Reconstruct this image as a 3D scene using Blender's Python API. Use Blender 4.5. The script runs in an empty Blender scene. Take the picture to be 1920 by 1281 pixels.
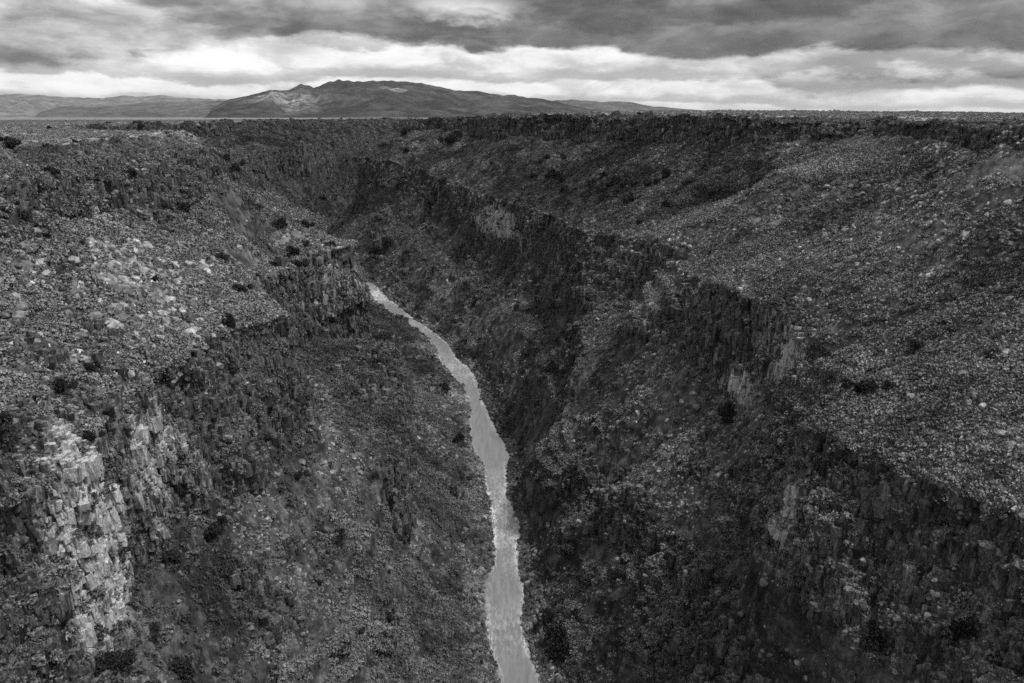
import bpy, bmesh, math, random
import numpy as np
from mathutils import Vector

QUAL = 1.0            # mesh density factor
random.seed(7)
rng = np.random.default_rng(11)
scene = bpy.context.scene
COL = scene.collection
F32 = np.float32

# ------------------------------------------------------------------ camera
H = 190.0             # metres above the river
FPX = 1400.0
HOR = 219.0
TH = math.atan((640.5 - HOR) / FPX)
CT, ST = math.cos(TH), math.sin(TH)
cam_d = bpy.data.cameras.new('camera')
cam_d.sensor_width = 36.0
cam_d.lens = 36.0 * FPX / 1920.0
cam_d.clip_start = 0.5
cam_d.clip_end = 200000
cam = bpy.data.objects.new('camera', cam_d)
cam.location = (0, 0, H)
cam.rotation_euler = (math.radians(90) - TH, 0, 0)
COL.objects.link(cam)
scene.camera = cam


def ray(px, py):
    v = py - 640.5
    return (px - 960.0), (FPX * CT - v * ST), (FPX * ST + v * CT)   # right, forward, down


def Q(px, py, z):                 # photo pixel + height -> (Y, X, z)
    r, f, d = ray(px, py)
    k = (H - z) / d
    return (f * k, r * k, z)


def G(px, py, Y):                 # photo pixel + distance -> (Y, X, z)
    r, f, d = ray(px, py)
    k = Y / f
    return (Y, r * k, H - d * k)


def project(P):
    X, Y, Z = P[..., 0], P[..., 1], P[..., 2] - H
    dep = Y * CT - Z * ST
    up = Y * ST + Z * CT
    dep = np.where(dep > 1, dep, 1)
    return 960 + FPX * X / dep, 640.5 - FPX * up / dep, dep


# ------------------------------------------------------------------ noise
def _hash(ix, iy, iz, seed):
    h = (ix.astype(np.uint32) * np.uint32(374761393) + iy.astype(np.uint32) * np.uint32(668265263)
         + iz.astype(np.uint32) * np.uint32(2147483647) + np.uint32(seed * 974711 + 12345))
    h = (h ^ (h >> np.uint32(13))) * np.uint32(1274126177)
    h = (h ^ (h >> np.uint32(16))) * np.uint32(2246822519)
    return h ^ (h >> np.uint32(15))


def _rnd(ix, iy, iz, seed):
    return (_hash(ix, iy, iz, seed) & np.uint32(0xFFFFFF)).astype(F32) / F32(0xFFFFFF)


def _vn(x, y, z, seed):           # value noise in -1..1 with quintic fade
    ix, iy, iz = np.floor(x), np.floor(y), np.floor(z)
    fx, fy, fz = (x - ix).astype(F32), (y - iy).astype(F32), (z - iz).astype(F32)
    ix, iy, iz = ix.astype(np.int64), iy.astype(np.int64), iz.astype(np.int64)
    fx, fy, fz = [t * t * t * (t * (t * 6 - 15) + 10) for t in (fx, fy, fz)]
    out = 0
    for a in (0, 1):
        wa = fx if a else 1 - fx
        for b in (0, 1):
            wb = wa * (fy if b else 1 - fy)
            for c in (0, 1):
                out = out + wb * (fz if c else 1 - fz) * _rnd(ix + a, iy + b, iz + c, seed)
    return out * 2 - 1


def vn(x, y, z, seed=0):
    x, y, z = np.broadcast_arrays(np.asarray(x, F32), np.asarray(y, F32), np.asarray(z, F32))
    sh = x.shape
    x, y, z = x.ravel(), y.ravel(), z.ravel()
    out = np.empty(x.size, F32)
    for i in range(0, x.size, 400000):
        s = slice(i, i + 400000)
        out[s] = _vn(x[s], y[s], z[s], seed)
    return out.reshape(sh)


def fbm(x, y, z, octs, seed=0, ridge=False):
    """octs: list of (wavelength, amplitude); amplitude may be an array"""
    out = 0
    for k, (wl, am) in enumerate(octs):
        n = vn(np.asarray(x) / wl + 17.3 * k, np.asarray(y) / wl - 9.1 * k, np.asarray(z) / wl + 3.7 * k, seed + k)
        if ridge:
            n = 1 - 2 * np.abs(n)
        out = out + n * am
    return out


def voro(u, v, seed):             # 2D cells: random id value and F2-F1
    sh = u.shape
    u, v = u.ravel().astype(F32), v.ravel().astype(F32)
    iu, iv = np.floor(u), np.floor(v)
    fu, fv = u - iu, v - iv
    iu, iv = iu.astype(np.int64), iv.astype(np.int64)
    d1 = np.full(u.shape, 9, F32); d2 = d1.copy(); val = np.zeros_like(d1)
    z0 = np.zeros_like(iu)
    for a in (-1, 0, 1):
        for b in (-1, 0, 1):
            jx = a + 0.5 + 0.85 * (_rnd(iu + a, iv + b, z0, seed) - 0.5) - fu
            jy = b + 0.5 + 0.85 * (_rnd(iu + a, iv + b, z0, seed + 1) - 0.5) - fv
            d = np.sqrt(jx * jx + jy * jy)
            r = _rnd(iu + a, iv + b, z0, seed + 2)
            near = d < d1
            d2 = np.where(near, d1, np.minimum(d2, d))
            val = np.where(near, r, val)
            d1 = np.where(near, d, d1)
    return (val * 2 - 1).reshape(sh), (d2 - d1).reshape(sh)


def interp_line(kn, Ys):
    kn = sorted(kn)
    y = np.array([k[0] for k in kn], float); x = np.array([k[1] for k in kn], float); z = np.array([k[2] for k in kn], float)

    def pch(v):
        h = np.diff(y); dl = np.diff(v) / h
        m = np.zeros(len(y))
        for i in range(1, len(y) - 1):
            if dl[i - 1] * dl[i] > 0:
                w1 = 2 * h[i] + h[i - 1]; w2 = h[i] + 2 * h[i - 1]
                m[i] = (w1 + w2) / (w1 / dl[i - 1] + w2 / dl[i])
        m[0], m[-1] = dl[0], dl[-1]
        yy = np.clip(Ys, y[0], y[-1])
        i = np.clip(np.searchsorted(y, yy) - 1, 0, len(y) - 2)
        t = (yy - y[i]) / h[i]
        return ((2 * t**3 - 3 * t**2 + 1) * v[i] + (t**3 - 2 * t**2 + t) * h[i] * m[i]
                + (-2 * t**3 + 3 * t**2) * v[i + 1] + (t**3 - t**2) * h[i] * m[i + 1])
    return pch(x), pch(z)


def sstep(a, b, x):
    t = np.clip((x - a) / (b - a), 0, 1)
    return t * t * (3 - 2 * t)


# ------------------------------------------------------------------ materials
def new_mat(name):
    m = bpy.data.materials.new(name); m.use_nodes = True
    nt = m.node_tree
    for n in list(nt.nodes):
        nt.nodes.remove(n)
    return m, nt


class NB:
    """small node-building helper"""
    def __init__(s, nt): s.nt = nt
    def n(s, t, **kw):
        nd = s.nt.nodes.new(t)
        for k, v in kw.items(): setattr(nd, k, v)
        return nd
    def link(s, a, b): s.nt.links.new(a, b)
    def setin(s, sock, v):
        if hasattr(v, 'is_output') or isinstance(v, bpy.types.NodeSocket): s.link(v, sock)
        else: sock.default_value = v
    def math(s, op, a, b=0.0, c=0.0, clamp=False):
        nd = s.n('ShaderNodeMath', operation=op, use_clamp=clamp)
        s.setin(nd.inputs[0], a); s.setin(nd.inputs[1], b); s.setin(nd.inputs[2], c)
        return nd.outputs[0]
    def vmul(s, v, sc):
        nd = s.n('ShaderNodeVectorMath', operation='MULTIPLY'); s.link(v, nd.inputs[0]); nd.inputs[1].default_value = sc
        return nd.outputs[0]
    def noise(s, vec, scale, detail=4, rough=0.55, dist=0.0):
        nd = s.n('ShaderNodeTexNoise'); nd.inputs['Scale'].default_value = scale
        nd.inputs['Detail'].default_value = detail; nd.inputs['Roughness'].default_value = rough
        nd.inputs['Distortion'].default_value = dist
        s.link(vec, nd.inputs['Vector']); return nd.outputs[0]
    def ramp(s, f, a, b, lo=0.0, hi=1.0, smooth=True):
        nd = s.n('ShaderNodeMapRange'); nd.interpolation_type = 'SMOOTHSTEP' if smooth else 'LINEAR'
        s.setin(nd.inputs[0], f)
        for i, v in enumerate((a, b, lo, hi)): s.setin(nd.inputs[1 + i], v)
        return nd.outputs[0]
    def mix(s, f, a, b):
        nd = s.n('ShaderNodeMix', data_type='FLOAT')
        s.setin(nd.inputs[0], f); s.setin(nd.inputs[2], a); s.setin(nd.inputs[3], b)
        return nd.outputs[0]
    def attr(s, name):
        return s.n('ShaderNodeAttribute', attribute_name=name).outputs['Fac']
    def grey(s, v):
        nd = s.n('ShaderNodeCombineColor'); [s.link(v, nd.inputs[i]) for i in range(3)]
        return nd.outputs[0]
    def tint(s, v, typ='GEOMETRY'):
        a = s.n('ShaderNodeAttribute', attribute_name='tint', attribute_type=typ).outputs['Fac']
        return s.math('MULTIPLY', v, s.math('MAXIMUM', s.math('ADD', a, 1.0), 0.25))
    def finish(s, val, rough=0.95, bump=None, spec=0.15):
        b = s.n('ShaderNodeBsdfPrincipled'); o = s.n('ShaderNodeOutputMaterial')
        s.link(s.grey(val), b.inputs['Base Color'])
        s.setin(b.inputs['Roughness'], rough)
        b.inputs['Specular IOR Level'].default_value = spec
        if bump is not None: s.link(bump, b.inputs['Normal'])
        s.link(b.outputs[0], o.inputs[0]); return b
    def bump(s, h, dist, strength=1.0):
        nd = s.n('ShaderNodeBump'); nd.inputs['Distance'].default_value = dist; nd.inputs['Strength'].default_value = strength
        s.link(h, nd.inputs['Height']); return nd.outputs[0]


def terrain_material():
    m, nt = new_mat('canyon_ground'); b = NB(nt)
    pos = b.n('ShaderNodeNewGeometry').outputs['Position']
    nrm = b.n('ShaderNodeNewGeometry').outputs['True Normal']
    sx = b.n('ShaderNodeSeparateXYZ'); b.link(nrm, sx.inputs[0]); nz = sx.outputs[2]
    big = b.noise(pos, 0.03, 4)
    mid = b.noise(pos, 0.22, 5, 0.65)
    fine = b.noise(pos, 2.6, 7, 0.85)
    streak = b.noise(b.vmul(pos, (1, 1, 0.2)), 0.6, 8, 0.75)
    streak2 = b.noise(b.vmul(pos, (1, 1, 0.4)), 2.4, 5, 0.8)
    # ground between the plants: soil and dry grass
    soil = b.mix(b.ramp(mid, 0.35, 0.68), 0.028, 0.12)
    soil = b.math('MULTIPLY', soil, b.ramp(fine, 0.3, 0.7, 0.45, 1.6))
    soil = b.math('MULTIPLY', soil, b.ramp(big, 0.3, 0.7, 0.75, 1.3))
    soil = b.tint(soil)
    soil = b.mix(b.attr('grass_and_lit'), soil, b.mix(b.ramp(fine, 0.35, 0.6), 0.13, 0.38))  # mask also carries the painted-in light on the buttress top
    # rock: dark basalt, crevice shade between blocks put into its colour, bleached streaks
    rk = b.mix(b.ramp(streak, 0.38, 0.62), 0.010, 0.045)
    rk = b.math('MULTIPLY', rk, b.ramp(streak2, 0.3, 0.7, 0.5, 1.6))
    rk = b.math('ADD', rk, b.ramp(b.math('ADD', streak, b.math('MULTIPLY', mid, 0.35)), 0.72, 0.82, 0.0, 0.13))
    pale = b.math('MULTIPLY', b.attr('pale'), b.ramp(streak, 0.36, 0.56, 0.12, 1.0))
    pv = b.math('MULTIPLY', b.mix(b.ramp(streak2, 0.3, 0.7), 0.22, 0.6), b.ramp(mid, 0.3, 0.6, 0.6, 1.1))
    rk = b.mix(pale, rk, pv)
    steep = b.ramp(b.math('ADD', nz, b.math('MULTIPLY', mid, 0.3)), 0.62, 0.86, 1.0, 0.0)
    rockf = b.math('MULTIPLY', steep, b.ramp(b.attr('rock'), 0.0, 0.6, 0.08, 1.0))
    val = b.mix(rockf, soil, rk)
    h = b.math('ADD', b.math('MULTIPLY', fine, 0.6), b.math('MULTIPLY', streak2, b.math('MULTIPLY', rockf, 0.8)))
    b.finish(val, 0.95, b.bump(h, 0.25, 0.9), 0.1)
    return m


def simple_mat(name, lo, hi, scale=1.2, rough=0.9, spec=0.15, rand=0.0, bumpd=0.0):
    m, nt = new_mat(name); b = NB(nt)
    tc = b.n('ShaderNodeTexCoord').outputs['Object']
    n = b.noise(tc, scale, 4, 0.7)
    v = b.mix(b.ramp(n, 0.3, 0.7), lo, hi)
    if rand:
        r = b.n('ShaderNodeObjectInfo').outputs['Random']
        v = b.math('MULTIPLY', v, b.ramp(r, 0, 1, 1 - rand, 1 + rand, smooth=False))
        v = b.tint(v, 'INSTANCER')
    b.finish(v, rough, b.bump(n, bumpd, 0.8) if bumpd else None, spec)
    return m


M_TER = terrain_material()
M_ROCK = simple_mat('basalt_boulder', 0.06, 0.26, 1.3, 0.9, 0.2, 0.75, 0.2)


def block_material():
    m, nt = new_mat('fractured_basalt'); b = NB(nt)
    pos = b.n('ShaderNodeNewGeometry').outputs['Position']
    st = b.noise(b.vmul(pos, (1, 1, 0.14)), 0.55, 7, 0.7)
    st2 = b.noise(b.vmul(pos, (1, 1, 0.5)), 2.6, 6, 0.8)
    v = b.mix(b.ramp(st2, 0.32, 0.68), 0.012, 0.11)
    v = b.math('MULTIPLY', v, b.ramp(st, 0.35, 0.62, 0.55, 1.5))
    v = b.math('MULTIPLY', v, b.ramp(b.n('ShaderNodeObjectInfo').outputs['Random'], 0, 1, 0.35, 1.65, smooth=False))
    pl = b.n('ShaderNodeAttribute', attribute_name='pale', attribute_type='INSTANCER').outputs['Fac']
    pm = b.ramp(b.math('ADD', pl, b.math('MULTIPLY', b.math('SUBTRACT', st, 0.5), 1.7)), 0.25, 0.7)
    v = b.mix(b.math('MULTIPLY', pm, 0.9), v, b.mix(b.ramp(st2, 0.35, 0.65), 0.22, 0.62))
    b.finish(v, 0.92, b.bump(st2, 0.15, 0.8), 0.12)
    return m


M_BLOCK = block_material()
M_BIGROCK = simple_mat('weathered_boulder', 0.08, 0.22, 1.5, 0.9, 0.2, 0.3, 0.15)
M_SAGE = simple_mat('sage_leaves', 0.05, 0.21, 2.2, 0.95, 0.1, 0.3)
M_JUN = simple_mat('juniper_leaves', 0.014, 0.055, 1.5, 0.95, 0.05, 0.4)
M_BARK = simple_mat('juniper_bark', 0.05, 0.1, 6, 0.95, 0.1)


# ------------------------------------------------------------------ mesh from grid
def mesh_from(name, V, Fq, mat, smooth=False, attrs=None):
    me = bpy.data.meshes.new(name)
    n = len(V); k = Fq.shape[1]; f = len(Fq)
    me.vertices.add(n); me.vertices.foreach_set('co', np.ascontiguousarray(V, F32).ravel())
    me.loops.add(f * k); me.loops.foreach_set('vertex_index', np.ascontiguousarray(Fq, np.int32).ravel())
    me.polygons.add(f)
    me.polygons.foreach_set('loop_start', np.arange(0, f * k, k, dtype=np.int32))
    if smooth: me.polygons.foreach_set('use_smooth', np.ones(f, bool))
    for an, av in (attrs or {}).items():
        a = me.attributes.new(an, 'FLOAT', 'POINT'); a.data.foreach_set('value', np.ascontiguousarray(av, F32).ravel())
    me.update(calc_edges=True); me.materials.append(mat)
    return me


def grid_faces(r, c, flip=False):
    i = np.arange(r * c, dtype=np.int32).reshape(r, c)
    q = np.stack([i[:-1, :-1], i[:-1, 1:], i[1:, 1:], i[1:, :-1]], -1).reshape(-1, 4)
    return q[:, ::-1] if flip else q


def add(name, me, label=None, cat=None, group=None, kind=None, parent=None, loc=None):
    o = bpy.data.objects.new(name, me); COL.objects.link(o)
    if label: o['label'] = label
    if cat: o['category'] = cat
    if group: o['group'] = group
    if kind: o['kind'] = kind
    if parent: o.parent = parent
    if loc is not None: o.location = loc
    return o


# ------------------------------------------------------------------ river banks (traced)
BL = [(942, 1281), (922, 1214), (915, 1154), (917, 1107), (928, 1051), (927, 987), (913, 914), (903, 864), (895, 854), (882, 810),
      (882, 767), (870, 727), (843, 700), (825, 674), (817, 650), (773, 614), (750, 597), (713, 570), (697, 550), (688, 534)]
BR = [(1010, 1281), (985, 1211), (975, 1154), (980, 1117), (968, 1054), (968, 987), (947, 914), (948, 864), (950, 850), (927, 804),
      (907, 764), (893, 720), (880, 694), (857, 674), (840, 647), (813, 624), (773, 597), (746, 574), (718, 552), (700, 534)]
bankL = [Q(x, y, 0) for x, y in BL] + [(-300, -8, 0), (60, -8, 0), (130, -6, 0), (950, -213, 0), (1050, -251, 0), (1200, -311, 0), (1300, -345, 0), (1600, -345, 0), (2200, -242, 0), (3200, -215, 0), (60000, -215, 0)]
bankR = [Q(x, y, 0) for x, y in BR] + [(-300, 10, 0), (60, 10, 0), (130, 12, 0), (950, -206, 0), (1050, -247, 0), (1200, -308, 0), (1300, -342, 0), (1600, -342, 0), (2200, -222, 0), (3200, -195, 0), (60000, -195, 0)]
bankL.sort(); bankR.sort()

LEFT = dict(
    b1=[(-300, -48, 28), (60, -48, 28), (110, -50, 28), (150, -50, 27), (189, -50, 28), (230, -46, 28), (270, -45, 28), (316, -48, 27), (365, -62, 32), (400, -78, 34),
        (460, -105, 34), (500, -128, 34), (560, -153, 34), (700, -200, 34), (827, -232, 34), (900, -258, 36), (1100, -290, 38), (1300, -362, 38), (1600, -364, 38), (2200, -268, 38), (3200, -240, 40), (60000, -240, 40)],
    t1=[(-300, -58, 66), (60, -58, 66), (110, -60, 68), (143, -62, 70), (189, -58, 60), (230, -52, 64), (270, -48, 70), (316, -52, 74), (345, -54, 90), (358, -58, 84), (370, -68, 62),
        (400, -86, 58), (460, -115, 60), (500, -148, 62), (560, -175, 62), (620, -198, 62), (700, -220, 62), (827, -252, 64), (900, -278, 64), (1100, -308, 64), (1300, -334, 64), (1600, -350, 64), (2200, -284, 64), (3200, -256, 64), (60000, -256, 64)],
    b2=[(-300, -78, 92), (60, -78, 92), (110, -77.5, 92), (135, -82, 94), (160, -84, 92), (199, -78, 84), (236, -69, 86), (250, -71, 87), (268, -84, 90), (300, -91, 92), (327, -93, 92), (340, -90, 90), (351, -82, 86), (363, -73, 85), (374, -73, 86),
        (392, -95, 92), (430, -104, 96), (455, -118, 96), (480, -158, 98), (530, -196, 98), (600, -232, 98), (700, -264, 98), (900, -318, 98), (1100, -340, 100), (1280, -344, 100), (1500, -360, 100), (1900, -330, 100), (2200, -305, 100), (3200, -275, 100), (60000, -275, 100)],
    t2=[(-300, -90, 125), (60, -90, 125), Q(0, 965, 125), Q(130, 905, 125), Q(190, 800, 125), Q(260, 735, 125), Q(340, 680, 125), Q(450, 622, 125), (240, -77, 125), (250, -79, 125), (268, -91, 126), (300, -98, 126), (327, -99, 126), (342, -95, 127), (352, -86, 129), (362, -78, 130), (374, -77, 129),
        (390, -97, 128), (427, -107, 132), (452, -121, 131), (480, -162, 130), (530, -202, 131), (600, -240, 132), (700, -273, 133), (900, -328, 135), (1100, -350, 140), G(575, 274, 1280), (1360, -374, 140), (1500, -386, 140), (1900, -355, 140), (2200, -322, 140), (3200, -290, 140), (60000, -290, 140)],
    m3=[(-300, -112, 143), (60, -112, 143), (112, -112, 143), (223, -112, 142), (290, -105, 141), (325, -112, 134), (352, -110, 132), (374, -104, 133), (400, -122, 146), (430, -134, 148), (455, -166, 146), (500, -208, 146), (560, -244, 147), (700, -300, 149),
        (900, -350, 150), (1100, -385, 154), (1280, -402, 156), (1500, -415, 156), (1900, -385, 156), (2200, -345, 156), (3200, -310, 156), (60000, -310, 156)],
    b3=[(-300, -134, 159), (60, -134, 159), (150, -134, 159), G(30, 445, 203), (262, -136, 159), G(340, 392, 292), G(385, 335, 346), (375, -151, 164), (400, -184, 163), (450, -234, 162), (520, -277, 162), (600, -308, 163), (700, -330, 163), (900, -368, 164), (1100, -415, 166), (1280, -437, 168),
        (1500, -447, 168), (1700, -447, 168), (1900, -420, 168), (2200, -370, 168), (3200, -330, 168), (60000, -330, 168)],
    t3=[(-300, -138, 171), (60, -138, 171), (150, -138, 171), (215, -139, 171), (262, -140, 170), (292, -139, 170), (346, -146, 173), (378, -158, 177), (398, -188, 179), (420, -222, 180), (460, -256, 181), (520, -288, 181), (600, -314, 181), (700, -336, 181),
        (900, -373, 181), (1100, -421, 182), (1300, -447, 183), (1700, -453, 183), (1900, -428, 182), (2200, -378, 182), (3200, -336, 180), (60000, -336, 180)],
    rim=[(-300, -162, 178.5), (60, -162, 178.5), (180, -161, 178.5), G(0, 287, 240), G(150, 268, 292), (345, -162, 182), G(345, 246, 386), (402, -200, 183), (424, -232, 183), (470, -268, 183), (530, -299, 183), (600, -324, 183), (700, -344, 183), G(360, 235, 900), G(420, 229, 1100), G(500, 227, 1350),
         G(600, 225, 1700), G(705, 223, 2200), (3200, -342, 182), (60000, -342, 182)],
)
LPLAT = [(70, 177.8), (450, 178.5), (2500, 178), (11000, 176), (60000, 176)]

RIGHT = dict(
    b1=[(-300, 40, 26), (60, 40, 26), (150, 42, 27), (224, 43, 33), (282, 26, 28), (350, 22, 36), (430, 24, 48), (510, 12, 48), (640, -22, 45), (700, -42, 44), (780, -77, 44), (960, -128, 43), (1050, -170, 46),
        (1133, -222, 50), (1270, -262, 50), (1500, -274, 50), (2200, -202, 50), (3200, -175, 50), (60000, -175, 50)],
    t1=[(-300, 56, 62), (60, 56, 62), (125, 62, 64), (150, 52, 66), (190, 60, 64), (224, 53, 56), (282, 36, 46), (350, 34, 60), (430, 38, 74), (510, 24, 62), (640, -8, 56), (700, -28, 56), (780, -62, 57), (960, -113, 56), (1050, -158, 64),
        (1133, -213, 76), (1270, -256, 80), (1500, -268, 80), (2200, -194, 80), (3200, -165, 80), (60000, -165, 80)],
    b2=[(-300, 80, 92), (60, 80, 92), (113, 82, 92), (128, 69, 92), (149, 55, 93), (158, 60, 94), (175, 74, 96), (192, 82, 101), (215, 86, 106), (240, 84, 90), (262, 82, 88), (283, 74, 98), (330, 68, 96), (380, 73, 95), (430, 52, 92),
        (510, 37, 80), (640, 18, 75), (700, -2, 75), (780, -36, 78), (960, -88, 76), (1050, -140, 86), (1133, -204, 97), (1270, -252, 102), (1500, -264, 102), (2200, -184, 102), (3200, -155, 102), (60000, -155, 102)],
    t2=[(-300, 88, 125), (60, 88, 125), (113, 87, 125), Q(1700, 885, 125), Q(1500, 795, 125), (158, 66, 125), (174, 82, 125), Q(1590, 715, 125), Q(1540, 650, 125), Q(1480, 608, 125), Q(1370, 545, 126), (310, 77, 124), Q(1265, 470, 125), (410, 76, 126), (445, 62, 121), (520, 46, 114),
        Q(1015, 398, 112), Q(965, 385, 112), Q(900, 365, 112), Q(822, 332, 114), (1070, -140, 121), G(705, 301, 1140), G(662, 290, 1270), (1330, -236, 136), (1500, -252, 136), (2200, -168, 136), (3200, -145, 136), (60000, -145, 136)],
    m3=[(-300, 118, 148), (60, 118, 148), (150, 118, 148), (200, 121, 150), (250, 122, 153), (276, 121, 153), (296, 140, 149), (315, 153, 148), (335, 152, 150), (358, 138, 159), (374, 131, 162), (392, 128, 158), (415, 126, 151), (443, 115, 148), (478, 96, 146), (530, 85, 143), (584, 76, 141), (690, 50, 139), (797, 12, 139), (885, -26, 141), (1004, -60, 143), (1080, -96, 146), (1133, -158, 154), (1230, -198, 155), (1330, -212, 156), (1500, -238, 156), (2200, -150, 158), (3200, -125, 156), (60000, -125, 156)],
    b3=[(-300, 156, 177), (60, 156, 177), (150, 156, 177), (205, 152, 176), G(1900, 283, 238), (270, 170, 177), (300, 186, 177), G(1770, 264, 335), G(1640, 262, 395), G(1450, 272, 455), G(1250, 268, 584), (690, 92, 168.5), G(1080, 266, 797), G(980, 262, 885), G(900, 256, 1070), G(800, 244, 1230),
        (1330, -196, 168), (1500, -222, 168), (2200, -125, 170), (3200, -105, 170), (60000, -105, 170)],
    t3=[(-300, 159, 185), (60, 159, 185), (150, 159, 185), (205, 155, 185), G(1905, 240, 242), (272, 174, 186), (302, 190, 186), G(1775, 233, 340), G(1640, 229, 400), G(1450, 226, 461), G(1250, 223, 590), (698, 98, 188), G(1080, 221, 806), G(980, 221, 896), G(900, 222, 1082), G(800, 226, 1242),
        (1340, -188, 183), (1500, -212, 182), (2200, -115, 181), (3200, -98, 180), (60000, -98, 180)],
    rim=[(-300, 164, 187.5), (60, 164, 187.5), (150, 164, 187.5), (205, 160, 187.5), G(1912, 232, 247), (276, 181, 188), (305, 198, 188.5), G(1778, 227, 348), G(1640, 224, 408), G(1450, 219, 470), G(1250, 216, 600), (708, 106, 191.5), G(1080, 215, 818), G(980, 215, 910), G(890, 218, 1098), G(770, 223, 1275),
        (1350, -176, 186), (1500, -200, 185), (2200, -102, 184), (3200, -90, 182), (60000, -90, 182)],
)


def rows():
    y = [-160.0]
    while y[-1] < 62: y.append(y[-1] + 2.2)
    while y[-1] < 2600: y.append(y[-1] + max(0.2, 0.00165 * y[-1]) / QUAL)
    while y[-1] < 45000: y.append(y[-1] * 1.03)
    return np.array(y)


def build_side(side):
    T = LEFT if side < 0 else RIGHT
    Y = rows(); R = len(Y)
    bx, _ = interp_line(bankL if side < 0 else bankR, Y)
    S = 0 if side < 0 else 500
    names = ['b1', 't1', 'b2', 't2', 'm3', 'b3', 't3', 'rim']
    X = {}; Z = {}
    for k in names: X[k], Z[k] = interp_line(T[k], Y)
    sc = np.clip(Y / 500, 0.75, 1.9)                       # noise amplitude grows with distance
    fade = lambda wl: np.clip(wl / (0.004 * np.maximum(Y, 60)) - 0.5, 0, 1)

    def ln(seed, octs):
        return fbm(Y, 0 * Y + seed * 3.1, 0 * Y, [(w, a * fade(w)) for w, a in octs], seed=S + seed)
    bn = ln(90, [(17, 1.0), (7, 0.8), (3, 0.4)])
    n1 = ln(1, [(60, 4.0), (24, 4.5), (10, 2.0), (5, 1.0)]) * sc
    n2 = ln(2, [(34, 2.0), (15, 1.8), (7, 1.2), (3.5, 0.6)]) * sc
    if side < 0: n2 = n2 * (1 - 0.75 * np.exp(-((Y - 350) / 45) ** 2))
    n3 = ln(3, [(60, 5.0), (26, 4.5), (11, 2.5), (5, 1.2)]) * sc
    nr = ln(4, [(80, 6.0), (30, 3.5), (12, 2.0), (5, 0.8)]) * sc
    nm = ln(5, [(70, 2.6), (32, 1.6), (14, 0.8)]) * sc
    o = side
    X['b1'] += n1; X['t1'] += n1 + ln(6, [(20, 1.6)]) * sc
    X['b2'] += n2; X['t2'] += n2 + ln(7, [(14, 0.9)]) * sc
    X['b3'] += n3; X['t3'] += n3; X['rim'] += nr * 0.7 + n3 * 0.3
    Z['m3'] += nm * 1.0
    Z['t1'] += ln(8, [(45, 7), (18, 4), (8, 2)]); Z['b1'] += ln(9, [(40, 4), (15, 2)])
    Z['b2'] += ln(10, [(40, 3.5), (14, 2.0)]); Z['t2'] += ln(11, [(30, 1.3), (9, 0.7)])
    Z['b3'] += ln(12, [(38, 2.2), (14, 1.2)]); Z['t3'] += ln(13, [(30, 1.0), (10, 0.6)])
    # stretches where a cliff breaks down into talus
    c1 = sstep(-0.25, 0.2, ln(20, [(55, 1.0), (20, 0.5)]) + 0.05)
    if side > 0: c1 = c1 * (1 - 0.85 * sstep(500, 560, Y) * (1 - sstep(950, 1080, Y)))
    c3 = sstep(-0.5, 0.0, ln(22, [(70, 1.0), (25, 0.5)]) + 0.2)
    if side > 0:
        c2 = 1.1 - 0.95 * np.exp(-((Y - 345) / 40) ** 2) - 0.5 * np.exp(-((Y - 455) / 28) ** 2) - 0.15 * sstep(150, 138, Y) - 0.5 * np.exp(-((Y - 205) / 14) ** 2)
        c2 = np.clip(c2 + ln(24, [(22, 0.35), (9, 0.25)]) - 0.1, 0, 1)
    else:
        c2 = np.clip(1.15 - 0.5 * np.exp(-((Y - 265) / 30) ** 2) + ln(24, [(26, 0.45), (10, 0.25)]), 0, 1)
    X['b2'] = X['b2'] - o * (1 - c2) * 13; X['t2'] = X['t2'] + o * (1 - c2) * 8; Z['t2'] = Z['t2'] - (1 - c2) * 3.0; Z['b2'] = Z['b2'] - (1 - c2) * 4
    X['b1'] = X['b1'] - o * (1 - c1) * 7; Z['t1'] = Z['t1'] - (1 - c1) * 12; Z['b1'] = Z['b1'] - (1 - c1) * 4
    if side < 0: c3 = np.clip(c3 + 0.45, 0, 1)
    k3 = 1.0 if side < 0 else 0.3
    X['t3'] = X['t3'] + o * (1 - c3) * 5 * k3; X['b3'] = X['b3'] - o * (1 - c3) * 6 * k3
    # keep the order of the lines across the canyon
    bx = bx + bn * 0.6 + o * 0.8
    prev = bx + o * 8
    for k in names:
        X[k] = o * np.maximum(o * X[k], o * prev + 1.0); prev = X[k]
    lines = [(bx - o * 5, 0 * Y - 2.5), (bx, 0 * Y - 0.1 + 0 * bn), (bx + o * 5, 2.2 + bn * 0.8)]
    lines += [(X[k], Z[k]) for k in names]
    if side < 0:
        for d, z in LPLAT:
            lines.append((X['rim'] - d, np.full(R, float(z)) + (Z['rim'] - 178) * math.exp(-d / 400)))
    else:
        far = sstep(1300, 2400, Y)
        crest = np.interp(Y, [0, 350, 450, 600, 818, 910, 1098, 1300, 1500, 2500], [189, 189.2, 190.5, 192.5, 195.5, 195.8, 194.5, 189.5, 187, 184])
        lines.append((X['rim'] + 50, Z['rim'] * 0.5 + crest * 0.5))
        lines.append((X['rim'] + 180, crest + 0.5))
        lines.append((X['rim'] + 900, 184 + 0 * Y))
        lines.append((X['rim'] + 5000, 178 + 0 * Y))
        lines.append((X['rim'] + 60000, 176 + 0 * Y))
    ns = [6, 14, 90, 60, 80, 110, 95, 95, 70, 60]
    ns += [90, 60, 40, 20, 12] if side < 0 else [90, 60, 30, 16, 12]
    ns = [max(3, int(n * QUAL)) for n in ns]
    cliff = {3: 1.0, 5: 1.0, 8: 1.0, 9: 0.4, 4: 0.25}
    PX, PZ, PR, PS, CC = [], [], [], [], []
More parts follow.
